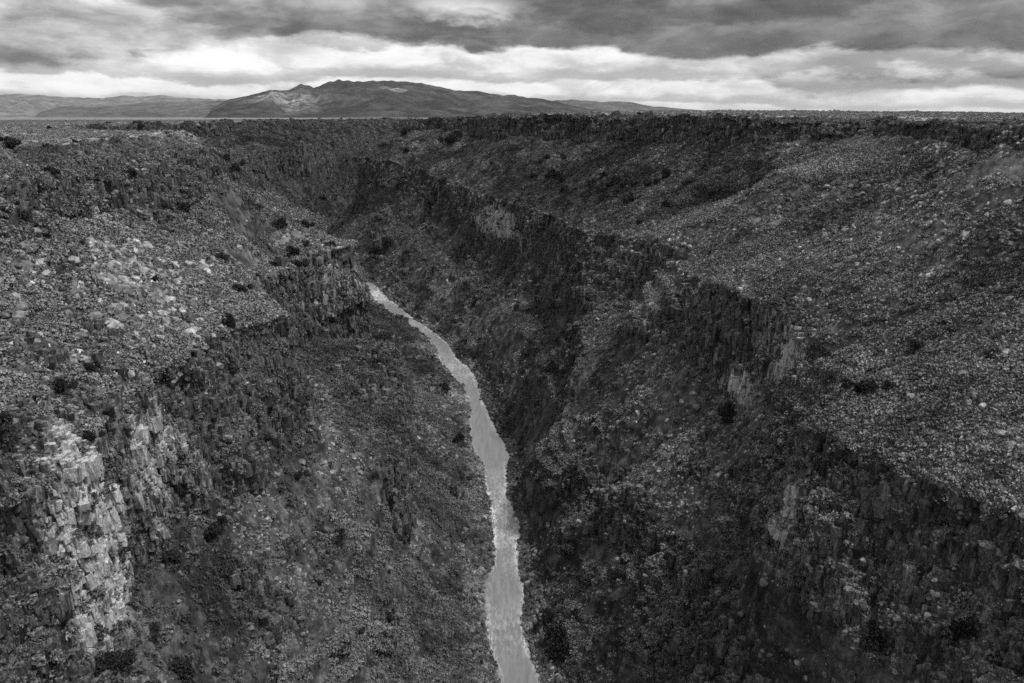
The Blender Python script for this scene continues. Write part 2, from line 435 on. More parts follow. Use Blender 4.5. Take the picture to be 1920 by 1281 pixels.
    for j in range(len(lines) - 1):
        n = ns[j]
        t = np.arange(n) / n
        if j >= 10: t = t ** (1.5 if j == 10 else 1.0)
        if j == len(lines) - 2: t = np.append(t, 1.0)
        (xa, za), (xb, zb) = lines[j], lines[j + 1]
        xx = xa[:, None] * (1 - t) + xb[:, None] * t
        zz = za[:, None] * (1 - t) + zb[:, None] * t
        if j == 2:      # talus apron: concave
            zz = zz - np.sin(np.pi * t)[None, :] * (zb - za)[:, None] * 0.10
        if j in (3, 5, 8):   # cliff: stepped profile with ledges whose height wanders
            L = {3: 3.0, 5: 4.0, 8: 2.5}[j]
            w = t[None, :] * L + 0.5 * vn(Y[:, None] / 30, t[None, :] * 0 + j, 0, S + 60 + j)
            fr = w - np.floor(w)
            st = (np.floor(w) + sstep(0.72, 1.0, fr)) / L
            st = np.clip((st - st[:, :1]) / np.maximum(st[:, -1:] - st[:, :1], 1e-3), 0, 1)
            u = 0.35 * t[None, :] + 0.65 * st
            xx = xa[:, None] * (1 - u) + xb[:, None] * u
        r = cliff.get(j, 0.0)
        brkn = {3: 0.15 + 0.85 * c1, 5: 0.1 + 0.9 * c2, 8: (0.3 + 0.7 * c3) if side < 0 else (0.8 + 0.2 * c3)}.get(j, np.ones(R))
        PX.append(xx); PZ.append(zz); PR.append(np.full((R, len(t)), r) * brkn[:, None])
        PS.append(np.full(len(t), j)); CC.append(np.broadcast_to(t[None, :], (R, len(t))))
    PX = np.concatenate(PX, 1); PZ = np.concatenate(PZ, 1); ROCK = np.concatenate(PR, 1); SEG = np.concatenate(PS); TT = np.concatenate(CC, 1)
    C = PX.shape[1]
    # soften the rock mask and the profile corners a little across the columns
    for _ in range(3):
        ROCK[:, 1:-1] = (ROCK[:, :-2] + 2 * ROCK[:, 1:-1] + ROCK[:, 2:]) / 4
    last = int(np.argmax(SEG == 11))
    for _ in range(2):
        for A in (PX, PZ):
            A[:, 4:last] = (A[:, 3:last - 1] + 2 * A[:, 4:last] + A[:, 5:last + 1]) / 4
    PY = np.broadcast_to(Y[:, None], (R, C)).copy()
    P = np.stack([PX, PY, PZ], -1)
    # smooth normals of the base surface
    def normals(P):
        du = np.gradient(P, axis=0); dv = np.gradient(P, axis=1)
        N = np.cross(du, dv) if side < 0 else np.cross(dv, du)
        N = N / (np.linalg.norm(N, axis=-1, keepdims=True) + 1e-9)
        flip = np.where(N[..., 2:3] < -0.2, -1, 1)
        return (N * flip)
    N = normals(P)
    N[..., 0] = np.where(ROCK > 0.5, -o * np.abs(N[..., 0]), N[..., 0])
    k = 7
    Ns = N.copy()
    for _ in range(4):
        Ns[k:-k] = (Ns[:-2 * k] + Ns[k:-k] + Ns[2 * k:]) / 3
        Ns[:, 2:-2] = (Ns[:, :-4] + Ns[:, 2:-2] + Ns[:, 4:]) / 3
    Ns /= np.linalg.norm(Ns, axis=-1, keepdims=True) + 1e-9
    # distance along the canyon wall, per column
    dist = np.maximum(np.linalg.norm(P - np.array([0, 0, H]), axis=-1), 60)
    step = np.maximum(0.2, 0.00165 * np.maximum(Y, 60))[:, None]
    wgt = lambda wl: np.clip(wl / (3.0 * step) - 0.35, 0, 1)
    disp = np.zeros((R, C), F32)
    near = P[:, :, 1] < 3000
    tal = 1 - np.clip(ROCK * 1.3, 0, 1)
    plat = (SEG >= 10)[None, :].astype(F32)
    amp_t = tal * (1 - 0.88 * plat) * (1 - (SEG <= 1)[None, :] * 0.9)
    x, y, z = P[..., 0], P[..., 1], P[..., 2]
    # talus: lumps and rills that run downslope
    far_k = np.clip(Y / 450, 0.8, 1.7)[:, None]
    disp += amp_t * far_k * fbm(x, y, z, [(26, 2.0 * wgt(26)), (11, 1.1 * wgt(11)), (5, 0.55 * wgt(5)), (2.3, 0.38 * wgt(2.3)), (1.1, 0.24 * wgt(1.1)), (0.6, 0.12 * wgt(0.6))], S + 31)
    disp += amp_t * (1 - plat) * far_k * fbm(y + 0.25 * x, z * 0.12, 0 * z, [(13, 0.5 * wgt(13)), (5.5, 0.25 * wgt(5.5))], S + 41, ridge=True)
    # scattered ledges that poke through the talus
    led = np.clip(fbm(x, y, z * 2.2, [(34, 1.0), (13, 0.7 * wgt(13))], S + 47) - 0.42, 0, 1) * (1 - plat) * tal * ((SEG >= 2) & (SEG <= (5 if side > 0 else 8)))[None, :]
    lv, le = voro(y / 4.2 + x / 9, z / 3.5, S + 48)
    disp += led * far_k * (1.5 + 3.0 * lv)
    ROCK = np.clip(ROCK + led * 2.0, 0, 1)
    # cliffs: columns and blocks
    rr = np.clip(ROCK * 1.2, 0, 1) * (1 - plat)
    dY = np.diff(Y, prepend=Y[0])
    tan = np.sqrt((dY[:, None]) ** 2 + np.diff(x, axis=0, prepend=x[:1]) ** 2)
    s = np.cumsum(tan.mean(1))[:, None] + 0 * x
    s = s + fbm(x, y, z, [(18, 1.6), (6, 0.6)], S + 51)
    zz = z + fbm(x, y, z, [(16, 1.6), (5, 0.6)], S + 55)
    for (su, sv, am, cr, sd) in ((13, 24, 2.8, 1.8, 61), (5.2, 13, 1.9, 1.6, 64), (2.3, 7.0, 1.05, 1.0, 67), (1.1, 2.6, 0.5, 0.45, 70)):
        w = rr * wgt(su) * far_k
        m = (w > 0.01)
        if m.sum() == 0: continue
        v, e = voro((s / su)[m], (zz / sv)[m], S + sd)
        dd = v * am - cr * (1 - sstep(0.0, 0.16, e))
        disp[m] += (dd * w[m]).astype(F32)
    disp += rr * far_k * fbm(s, zz * 0.5, 0 * z, [(3, 0.3 * wgt(3)), (1.3, 0.2 * wgt(1.3)), (0.6, 0.14 * wgt(0.6))], S + 75)
    P = P + Ns * disp[..., None]
    # bank rubble dips in and out of the water
    bk = ((SEG == 1) | (SEG == 0))[None, :]
    P[..., 2] += bk * fbm(x, y, z * 0, [(9, 0.3), (4, 0.45), (2.0, 0.45), (1.0, 0.3)], S + 81)
    P[..., 2] = np.where(plat > 0, P[..., 2] + np.clip(dist / 900, 0, 1) * 0.6 * vn(x / 35, y / 35, 0, S + 83), P[..., 2])
    # material masks
    px, py, _ = project(P)
    def blob(cx, cy, cz, rx, ry, rz):
        return np.exp(-(((x - cx) / rx) ** 2 + ((y - cy) / ry) ** 2 + ((z - cz) / rz) ** 2) * 1.2)
    pale = 0.2 * sstep(0.1, 0.7, fbm(x, y, z, [(40, 1), (15, 0.5)], S + 86))
    grass_and_lit = 0 * pale
    if side < 0:
        pale = pale + 1.5 * blob(-82, 128, 103, 11, 12, 28) + 0.5 * blob(-86, 165, 110, 10, 18, 16) + 0.25 * blob(-88, 240, 110, 14, 40, 18) + 0.5 * blob(-62, 112, 62, 12, 10, 24) + 0.4 * blob(-90, 350, 108, 25, 25, 20)
        grass_and_lit = grass_and_lit + 0.8 * blob(-95, 128, 128, 9, 17, 6) + 0.9 * blob(-168, 372, 181, 16, 30, 4) * (z > 176) + 1.2 * blob(-92, 357, 130, 20, 17, 7) + 0.35 * blob(-100, 240, 130, 16, 40, 8)  # buttress-top blob is not grass: its lit upper face painted as colour
        grass_and_lit = grass_and_lit + 0.35 * blob(-3, 290, 2, 12, 30, 6) + 0.6 * blob(-24, 470, 2, 8, 30, 4)
    else:
        pale = pale + 1.2 * blob(-12, 725, 93, 30, 75, 14) + 0.7 * blob(94, 225, 113, 10, 26, 12) + 0.8 * blob(84, 255, 94, 10, 18, 9) + 1.1 * blob(59, 149, 108, 4, 3.5, 17) + 0.5 * blob(88, 372, 114, 14, 22, 10) + 0.25 * blob(75, 128, 100, 15, 15, 20)
        grass_and_lit = grass_and_lit + 0.9 * blob(184, 338, 178, 22, 16, 5) + 0.45 * blob(100, 285, 131, 18, 16, 8) + 0.3 * blob(100, 400, 133, 18, 12, 8) + 0.25 * blob(80, 165, 128, 25, 25, 8)
    if side > 0:
        def spur(pts, wd):
            dm = np.full(x.shape, 1e9)
            for (ay, ax), (by_, bx_) in zip(pts[:-1], pts[1:]):
                t = np.clip(((x - ax) * (bx_ - ax) + (y - ay) * (by_ - ay)) / ((bx_ - ax) ** 2 + (by_ - ay) ** 2), 0, 1)
                dm = np.minimum(dm, np.hypot(x - ax - t * (bx_ - ax), y - ay - t * (by_ - ay)))
            return np.exp(-(dm / wd) ** 2)
        brk = sstep(-0.5, 0.5, fbm(x, y, z, [(20, 1), (7, 0.6)], S + 93))
        grass_and_lit = grass_and_lit + (0.25 * spur([(405, 97), (374, 132), (342, 188)], 11) + 0.25 * spur([(283, 88), (274, 107), (260, 118)], 12)) * brk
    pd = np.abs(fbm(x, y, 0 * z, [(1500, 1.0), (500, 0.5)], S + 88))
    grass_and_lit = grass_and_lit + plat * np.where(dist > 500, 0.22 + 0.35 * sstep(0.2, 0.6, pd), 0.42 + 0.2 * pd)
    # ground tone varies; right wall has dark bare rubble, paler scrub and dry grass
    tint = fbm(x, y, z, [(70, 0.35), (24, 0.4), (9, 0.4), (4, 0.25)], S + 95)
    if side > 0:
        up = ((SEG >= 6) & (SEG <= 8))[None, :]
        tint = tint - 0.38 * up * sstep(415, 450, y) * (1 - 0.5 * sstep(900, 1300, y))
        tint = tint - 0.55 * up * np.exp(-(((y - 312) / 34) ** 2)) * sstep(100, 125, x)
        tint = tint + 0.45 * spur([(405, 97), (374, 132), (342, 188)], 15) + 0.4 * spur([(283, 88), (274, 107), (254, 124), (220, 148)], 15)
        tint = tint - 0.25 * (SEG <= 4)[None, :] - 0.3 * (z < 9)
    else:
        tint = tint - 0.5 * sstep(440, 600, y) * (SEG >= 2)[None, :] + 0.35 * ((SEG >= 6) & (SEG <= 7))[None, :] * (y < 440) - 0.12 * (SEG <= 4)[None, :]  # far wall darker, upper talus paler, lowest slopes slightly darker
    tint = np.clip(tint * (1 - plat) + 0.6 * plat, -0.7, 1.0)
    me = mesh_from('canyon_wall_mesh', P.reshape(-1, 3), grid_faces(R, C, flip=(side < 0)), M_TER, False,
                   dict(rock=ROCK.ravel(), pale=np.clip(pale, 0, 1).ravel(), grass_and_lit=np.clip(grass_and_lit, 0, 1).ravel(), tint=tint.ravel()))
    ob = add('canyon_terrain', me, kind='structure')
    ob['label'] = ('left' if side < 0 else 'right') + ' wall of the gorge with dark basalt cliffs, talus and its plateau'
    info = dict(pale=pale, P=P, N=Ns, ROCK=ROCK, SEG=SEG, grass_and_lit=grass_and_lit, tint=tint, px=px, py=py, dist=dist, plat=plat)
    return info


SIDES = [build_side(-1), build_side(1)]

# ------------------------------------------------------------------ river
def build_river():
    Y = np.concatenate([np.arange(-160, 900, 2.0), np.arange(900, 3200, 20.0)])
    xl, _ = interp_line(bankL, Y); xr, _ = interp_line(bankR, Y)
    t = np.linspace(0, 1, 48)
    X = (xl - 7)[:, None] * (1 - t) + (xr + 7)[:, None] * t
    P = np.stack([X, np.broadcast_to(Y[:, None], X.shape), np.zeros_like(X)], -1)
    y = P[..., 1]
    foam = 0.9 * np.exp(-((y - 815) / 40) ** 2) + 0.35 * np.exp(-((y - 560) / 40) ** 2) + 0.5 * np.exp(-((y - 330) / 38) ** 2) + 0.25 * np.exp(-((y - 245) / 14) ** 2) + 0.3 * np.exp(-((y - 690) / 40) ** 2)
    ed = np.minimum(np.abs(X - xl[:, None]), np.abs(X - xr[:, None]))
    foam = foam + 0.5 * (y < 850) * np.exp(-(ed / 1.0) ** 2) * (0.4 + 0.6 * sstep(-0.2, 0.5, vn(X / 5, y / 9, 0, 7)))
    m, nt = new_mat('silty_water'); b = NB(nt)
    pos = b.n('ShaderNodeNewGeometry').outputs['Position']
    rip = b.noise(b.vmul(pos, (1.0, 0.35, 1)), 0.9, 6, 0.7, 0.6)
    rip2 = b.noise(b.vmul(pos, (1.0, 0.5, 1)), 0.12, 4, 0.6, 0.5)
    fm = b.math('MULTIPLY', b.attr('foam'), b.ramp(b.math('ADD', rip, b.math('MULTIPLY', rip2, 0.4)), 0.62, 0.82))
    v = b.mix(b.ramp(b.noise(b.vmul(pos, (1.0, 0.12, 1)), 0.5, 5, 0.6), 0.3, 0.7), 0.12, 0.17)
    v = b.mix(fm, v, 0.65)
    ht = b.math('MULTIPLY', rip, b.math('ADD', 0.35, b.attr('foam')))
    b.finish(v, b.mix(fm, 0.22, 0.9), b.bump(ht, 0.5, 0.5), 0.5)
    me = mesh_from('river_mesh', P.reshape(-1, 3), grid_faces(*X.shape), m, True, dict(foam=np.clip(foam, 0, 1).ravel()))
    add('river', me, 'pale silty river winding along the canyon floor', kind='structure')


build_river()

# ------------------------------------------------------------------ mountains
def mountain(label, crest, dist, depth, foot_py, seed, lo, hi, rough=0.36, pale=None):
    cp = np.array(crest, float)
    NA, NR = 700, 170
    px = np.linspace(cp[0, 0], cp[-1, 0], NA)
    cy = np.interp(px, cp[:, 0], cp[:, 1])
    tanh_ = lambda pyv: -(FPX * ST + (pyv - 640.5) * CT) / (FPX * CT - (pyv - 640.5) * ST)
    hz = tanh_(cy) * dist
    fz = -12.0 + 0 * hz
    r = np.concatenate([np.linspace(0, 1, NR - 40), np.linspace(1.02, 1.8, 40)])
    fwd = dist - depth + depth * r                                 # forward distance of each row
    X = (px - 960)[:, None] / (FPX * CT + 420 * ST) * fwd[None, :]
    Yv = np.broadcast_to(fwd[None, :], X.shape)
    prof = np.where(r < 1, 0.10 * r + 0.90 * r ** 1.9, np.clip(1 - (r - 1) * 1.3, 0, 1))
    Zr = (hz - fz)[:, None] * prof[None, :]
    wl = depth * 0.55
    warp = fbm(X, Yv, 0 * X, [(wl, wl * 0.25)], seed + 9)
    n = fbm(X + warp, (Yv + warp) * 0.55, 0 * X, [(wl, 0.8), (wl / 2, 0.5), (wl / 4, 0.32), (wl / 8, 0.18), (wl / 16, 0.1), (wl / 32, 0.05)], seed, ridge=True)
    env = np.sin(np.pi * np.clip(r, 0, 1) ** 0.9) * np.clip((1 - r) * 3, 0, 1) ** 0.5
    Zr = Zr * (1 + 0 * n) + (hz - fz)[:, None] * rough * env[None, :] * n
    Zr += (hz - fz)[:, None] * 0.02 * vn(px[:, None] / 9, r[None, :] * 4, 0, seed + 3) * (r > 0.5)
    Zr = np.maximum(Zr, 0)
    edge = sstep(0, 0.03, np.linspace(0, 1, NA)) * sstep(0, 0.03, 1 - np.linspace(0, 1, NA))
    P = np.stack([X, Yv, H + fz[:, None] + Zr * edge[:, None]], -1)
    m, nt = new_mat('mountain_slopes'); b = NB(nt)
    pos = b.n('ShaderNodeNewGeometry').outputs['Position']
    nn = b.noise(b.vmul(pos, (1, 1, 2)), 0.0016, 8, 0.65)
    n2 = b.noise(pos, 0.006, 6, 0.7)
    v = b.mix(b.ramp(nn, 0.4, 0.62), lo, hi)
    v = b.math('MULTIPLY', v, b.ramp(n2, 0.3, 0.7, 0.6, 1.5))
    v = b.mix(b.math('MULTIPLY', b.attr('pale'), b.ramp(n2, 0.42, 0.6, 0.1, 0.8)), v, 0.3)  # sunlit patches mixed into the slope colour
    b.finish(v, 1.0, None, 0.0)
    pv = np.zeros((NA, len(r)))
    for (pxx, rr_, sw, sr) in (pale or []):
        pv += np.exp(-((px[:, None] - pxx) / sw) ** 2 - ((r[None, :] - rr_) / sr) ** 2)
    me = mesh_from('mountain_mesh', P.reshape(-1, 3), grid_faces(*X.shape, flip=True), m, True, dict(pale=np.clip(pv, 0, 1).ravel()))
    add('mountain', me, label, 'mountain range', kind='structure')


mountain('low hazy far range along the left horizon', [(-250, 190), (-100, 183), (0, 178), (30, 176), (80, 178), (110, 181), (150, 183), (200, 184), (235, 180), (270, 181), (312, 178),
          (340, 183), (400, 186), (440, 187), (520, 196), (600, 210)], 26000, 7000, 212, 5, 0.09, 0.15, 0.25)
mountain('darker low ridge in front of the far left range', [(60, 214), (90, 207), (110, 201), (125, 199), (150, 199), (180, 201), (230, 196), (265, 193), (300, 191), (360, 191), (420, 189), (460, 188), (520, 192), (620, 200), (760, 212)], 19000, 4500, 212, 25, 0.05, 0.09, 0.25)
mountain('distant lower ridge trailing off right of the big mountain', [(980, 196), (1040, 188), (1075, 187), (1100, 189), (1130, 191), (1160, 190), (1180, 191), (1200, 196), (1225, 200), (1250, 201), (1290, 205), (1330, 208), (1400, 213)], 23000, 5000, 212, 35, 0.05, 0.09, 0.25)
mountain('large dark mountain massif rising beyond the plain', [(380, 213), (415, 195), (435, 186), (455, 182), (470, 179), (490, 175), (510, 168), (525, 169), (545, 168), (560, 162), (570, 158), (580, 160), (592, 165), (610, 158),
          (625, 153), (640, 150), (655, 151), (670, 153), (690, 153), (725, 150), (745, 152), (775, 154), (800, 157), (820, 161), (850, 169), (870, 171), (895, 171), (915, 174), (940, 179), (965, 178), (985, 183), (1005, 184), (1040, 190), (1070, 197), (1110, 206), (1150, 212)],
         13500, 4200, 211, 45, 0.024, 0.055, 0.28, pale=[(510, 0.55, 30, 0.12), (560, 0.5, 35, 0.2), (600, 0.6, 18, 0.1), (750, 0.8, 30, 0.05)])  # pale spots stand for patches of sunlight painted on the slopes

# ------------------------------------------------------------------ rock and bush prototypes
def rock_mesh(seed, n=16, flat=0.7, mat=M_ROCK):
    r = random.Random(seed)
    bm = bmesh.new()
    for _ in range(n):
        v = Vector((r.gauss(0, 1), r.gauss(0, 1), r.gauss(0, 1))).normalized()
        v = Vector((v.x * r.uniform(0.8, 1.1), v.y * r.uniform(0.65, 0.9), v.z * flat))
        bm.verts.new(v * 0.5)
    res = bmesh.ops.convex_hull(bm, input=bm.verts)
    for v in [v for v in bm.verts if not v.link_faces]: bm.verts.remove(v)
    me = bpy.data.meshes.new('boulder_mesh'); bm.to_mesh(me); bm.free(); me.materials.append(mat)
    return me


def block_mesh(seed):
    r = random.Random(seed)
    bm = bmesh.new()
    h = r.uniform(0.8, 1.5); tx, ty = r.uniform(-.12, .12), r.uniform(-.12, .12)
    for zc in (-h * 0.6, h * 0.6):
        k = 1.0 if zc < 0 else r.uniform(0.65, 0.95)
        n = r.choice((4, 5, 6)); a0 = r.uniform(0, 6.28)
        for i in range(n):
            a = a0 + 6.283 * i / n + r.uniform(-.22, .22); q = r.uniform(0.42, 0.58) * k
            bm.verts.new((q * math.cos(a) + (tx if zc > 0 else 0), q * math.sin(a) + (ty if zc > 0 else 0), zc + r.uniform(-.14, .14)))
    bmesh.ops.convex_hull(bm, input=bm.verts)
    for v in [v for v in bm.verts if not v.link_faces]: bm.verts.remove(v)
    me = bpy.data.meshes.new('block_mesh'); bm.to_mesh(me); bm.free(); me.materials.append(M_BLOCK)
    return me


def bush_mesh(seed, nleaf=130, rad=0.55, hgt=0.62, leaf=0.13, mat=M_SAGE):
    r = np.random.default_rng(seed)
    V = []; Fc = []
    # a few overlapping tufts give an uneven outline
    tufts = [(r.normal(0, 0.24, 2), r.uniform(0.26, 0.4), r.uniform(0.35, 0.6)) for _ in range(5)]
    for i in range(nleaf):
        (cx, cy), tr, th = tufts[r.integers(5)]
        a = r.uniform(0, 2 * math.pi); e = math.asin(r.uniform(-0.1, 1)); q = r.uniform(0.75, 1.05)
        c = np.array([cx + tr * q * math.cos(a) * math.cos(e), cy + tr * q * math.sin(a) * math.cos(e), max(0.02, th * q * math.sin(e))])
        d1 = r.normal(0, 1, 3); d1 /= np.linalg.norm(d1); d2 = r.normal(0, 1, 3); d2 -= d1 * (d1 @ d2); d2 /= np.linalg.norm(d2)
        s = leaf * r.uniform(0.6, 1.4)
        k = len(V); V += [c - d1 * s, c + d2 * s * 0.7, c + d1 * s, c - d2 * s * 0.7]; Fc.append((k, k + 1, k + 2, k + 3))
    return mesh_from('bush_mesh', np.array(V) * (rad / 0.55), np.array(Fc), mat)


def juniper_mesh(seed, n=2400):
    """crown in a 1 m wide unit, made of leaf sprays around several lobes"""
    r = np.random.default_rng(seed)
    V = []; Fc = []
    lobes = []
    for _ in range(9):
        lobes.append((np.array([r.normal(0, 0.19), r.normal(0, 0.19), r.uniform(0.15, 0.6)]), r.uniform(0.12, 0.27)))
    for i in range(n):
        c0, lr = lobes[r.integers(len(lobes))]
        d = r.normal(0, 1, 3); d /= np.linalg.norm(d)
        c = c0 + d * lr * r.uniform(0.5, 1.12)
        c[2] = max(c[2], 0.03)
        d1 = d * 0.6 + r.normal(0, 0.6, 3); d1 /= np.linalg.norm(d1); d2 = r.normal(0, 1, 3); d2 -= d1 * (d1 @ d2); d2 /= np.linalg.norm(d2)
        s = 0.04 * r.uniform(0.6, 1.6)
        k = len(V); V += [c - d1 * s, c + d2 * s * 0.6, c + d1 * s, c - d2 * s * 0.6]; Fc.append((k, k + 1, k + 2, k + 3))
    return mesh_from('crown_mesh', np.array(V), np.array(Fc), M_JUN)


def trunk_mesh(seed):
    r = random.Random(seed)
    bm = bmesh.new()
    def limb(a, b, ra, rb):
        a, b = Vector(a), Vector(b); d = (b - a).normalized()
        u = d.orthogonal().normalized(); w = d.cross(u)
        ring = []
        for p, rad in ((a, ra), ((a + b) / 2 + u * rad_off(r), (ra + rb) / 2), (b, rb)):
            ring.append([bm.verts.new(p + (u * math.cos(t) + w * math.sin(t)) * rad) for t in [k * math.pi / 3 for k in range(6)]])
        for q in range(2):
            for k in range(6): bm.faces.new((ring[q][k], ring[q][(k + 1) % 6], ring[q + 1][(k + 1) % 6], ring[q + 1][k]))
    def rad_off(r): return r.uniform(-0.03, 0.03)
    limb((0, 0, -0.15), (r.uniform(-.04, .04), 0, 0.3), 0.06, 0.045)
    for _ in range(5):
        a = r.uniform(0, 6.28)
        limb((0, 0, 0.2 + r.uniform(0, 0.1)), (0.25 * math.cos(a), 0.25 * math.sin(a), r.uniform(0.35, 0.65)), 0.035, 0.012)
    me = bpy.data.meshes.new('trunk_mesh'); bm.to_mesh(me); bm.free(); me.materials.append(M_BARK)
    return me


# ------------------------------------------------------------------ find the ground behind a photo pixel
ALLP = np.concatenate([s['P'].reshape(-1, 3) for s in SIDES]).astype(F32)
ALLX = np.concatenate([s['px'].ravel() for s in SIDES]); ALLY = np.concatenate([s['py'].ravel() for s in SIDES])
ALLN = np.concatenate([s['N'].reshape(-1, 3) for s in SIDES]).astype(F32)
_ok = (ALLX > -60) & (ALLX < 1980) & (ALLY > 150) & (ALLY < 1350) & (ALLP[:, 1] > 60)
ALLP, ALLX, ALLY, ALLN = ALLP[_ok], ALLX[_ok], ALLY[_ok], ALLN[_ok]


def ground_at(px, py):
    for w in (2.0, 3.5, 6.0, 10.0):
        m = (np.abs(ALLX - px) < w) & (np.abs(ALLY - py) < w)
        if m.sum() >= 3:
            P = ALLP[m]; d = P[:, 1]
            d0 = np.sort(d)[min(2, len(d) - 1)]
            k = d < d0 * 1.02 + 1
            return P[k].mean(0), ALLN[m][k].mean(0)
    return None, None


def zone_name(px, py):
    if py < 236 and px < 760: return 'on the flat plateau above the left rim'
    if px < 400 and py < 300: return 'along the left canyon rim'
    if px > 760 and py < 300 and px > 1240: return 'on the slope just below the right rim'
    if px > 880 and px < 1300 and py < 400: return 'on the middle bench of the right canyon wall'
    if px > 640 and px < 900 and py < 480 and px <= 880: return 'on the far right wall near the narrow bend'
    if px < 640 and py < 330: return 'on the far left wall behind the spur'
    if px < 640 and py < 465: return 'on the talus below the upper left cliffs'
    if 530 < px < 640 and py < 510: return 'on top of the jutting left buttress'
    if px < 560 and py < 700: return 'on the boulder slope of the left wall'
    if px < 200 and py < 900: return 'on the grassy shelf at the left edge'
    if px < 640: return 'on the lower left slope below the pale cliff'
    if px < 900 and py > 640: return 'on the talus left of the river'
    if px < 1130 and py > 780: return 'beside the river on its right bank'
    if px < 1300: return 'on the lower right slope above the river'
    if px > 1300 and py < 470: return 'on the rubble gully below the right rim'
    if px > 1540 and py < 870: return 'on the broad brushy slope at the right'
    if px > 1300 and py < 870: return 'at the foot of the right cliff band'
    return 'among the broken cliffs at the lower right'


ORD = ['first', 'second', 'third', 'fourth', 'fifth', 'sixth', 'seventh', 'eighth', 'ninth', 'tenth', 'eleventh', 'twelfth', 'thirteenth', 'fourteenth', 'fifteenth',
       'sixteenth', 'seventeenth', 'eighteenth', 'nineteenth', 'twentieth']
TENS = {20: 'twenty', 30: 'thirty', 40: 'forty', 50: 'fifty'}


def ordinal(i):
    if i < 20: return ORD[i]
    t, u = divmod(i + 1, 10)
    return TENS[t * 10] + '-' + ORD[u - 1] if u else {3: 'thirtieth', 4: 'fortieth', 5: 'fiftieth'}[t]


def labelled(items, noun):
    zones = {}
    for it in items: zones.setdefault(zone_name(it[0], it[1]), []).append(it)
    out = {}
    for zn, its in zones.items():
        its.sort()
        for i, it in enumerate(its):
            out[it] = (f'{noun} {zn}' if len(its) == 1 else f'{ordinal(i)} {noun} from the left {zn}', zn)
    return out


JUN = [(22, 277, 26), (141, 270, 9), (263, 243, 18), (93, 241, 6), (345, 402, 26), (439, 322, 18), (455, 312, 14), (416, 490, 18), (515, 501, 12), (550, 480, 22), (559, 502, 18), (578, 499, 20),
       (575, 462, 14), (602, 481, 12), (616, 481, 9), (620, 464, 13), (450, 552, 26), (525, 427, 22), (572, 427, 16), (806, 396, 24), (728, 464, 24), (706, 477, 22), (847, 270, 22), (856, 260, 14),
       (759, 255, 16), (719, 277, 12), (562, 261, 9), (469, 264, 10), (425, 302, 14), (762, 286, 10), (922, 309, 9), (908, 326, 8), (1013, 308, 9), (1025, 299, 10), (1058, 299, 10), (1002, 336, 11), (1011, 332, 7),
       (1036, 324, 10), (1030, 335, 14), (1046, 335, 14), (1055, 341, 15), (1110, 350, 16), (1144, 352, 18), (1154, 346, 16), (1171, 350, 18), (1190, 350, 15), (1215, 351, 18), (1230, 346, 12), (1250, 333, 18),
       (1419, 349, 22), (1404, 358, 14), (1133, 333, 12), (1096, 372, 8), (1133, 374, 16), (1182, 383, 22), (1060, 361, 14), (1335, 371, 20), (1250, 389, 18), (1125, 536, 12), (969, 583, 12), (1200, 424, 14),
       (1363, 784, 30), (1623, 742, 42), (1717, 657, 24), (1773, 612, 16), (1860, 670, 20), (115, 735, 34), (8, 830, 56), (167, 697, 24), (430, 610, 22), (290, 529, 14), (283, 785, 20), (170, 826, 24),
       (425, 888, 22), (397, 1008, 34), (323, 1060, 30), (110, 1182, 28), (213, 1256, 44), (290, 1186, 24), (337, 1272, 38), (677, 1192, 16), (1047, 1222, 50), (1067, 1042, 28), (1097, 1105, 28), (1033, 1166, 30),
       (1160, 1085, 24), (1023, 900, 24), (863, 830, 18), (835, 732, 16), (1040, 582, 18), (988, 667, 12), (1640, 1204, 46), (1800, 1196, 50), (1377, 887, 14), (383, 230, 5), (202, 231, 5), (414, 228, 4), (433, 226, 4), (547, 227, 5),
       (511, 228, 4), (640, 225, 4), (580, 219, 4), (1198, 214, 6), (35, 415, 24), (100, 330, 18), (245, 330, 16), (60, 560, 14), (700, 900, 16), (620, 700, 14), (500, 830, 16), (560, 900, 18), (640, 1010, 20)]
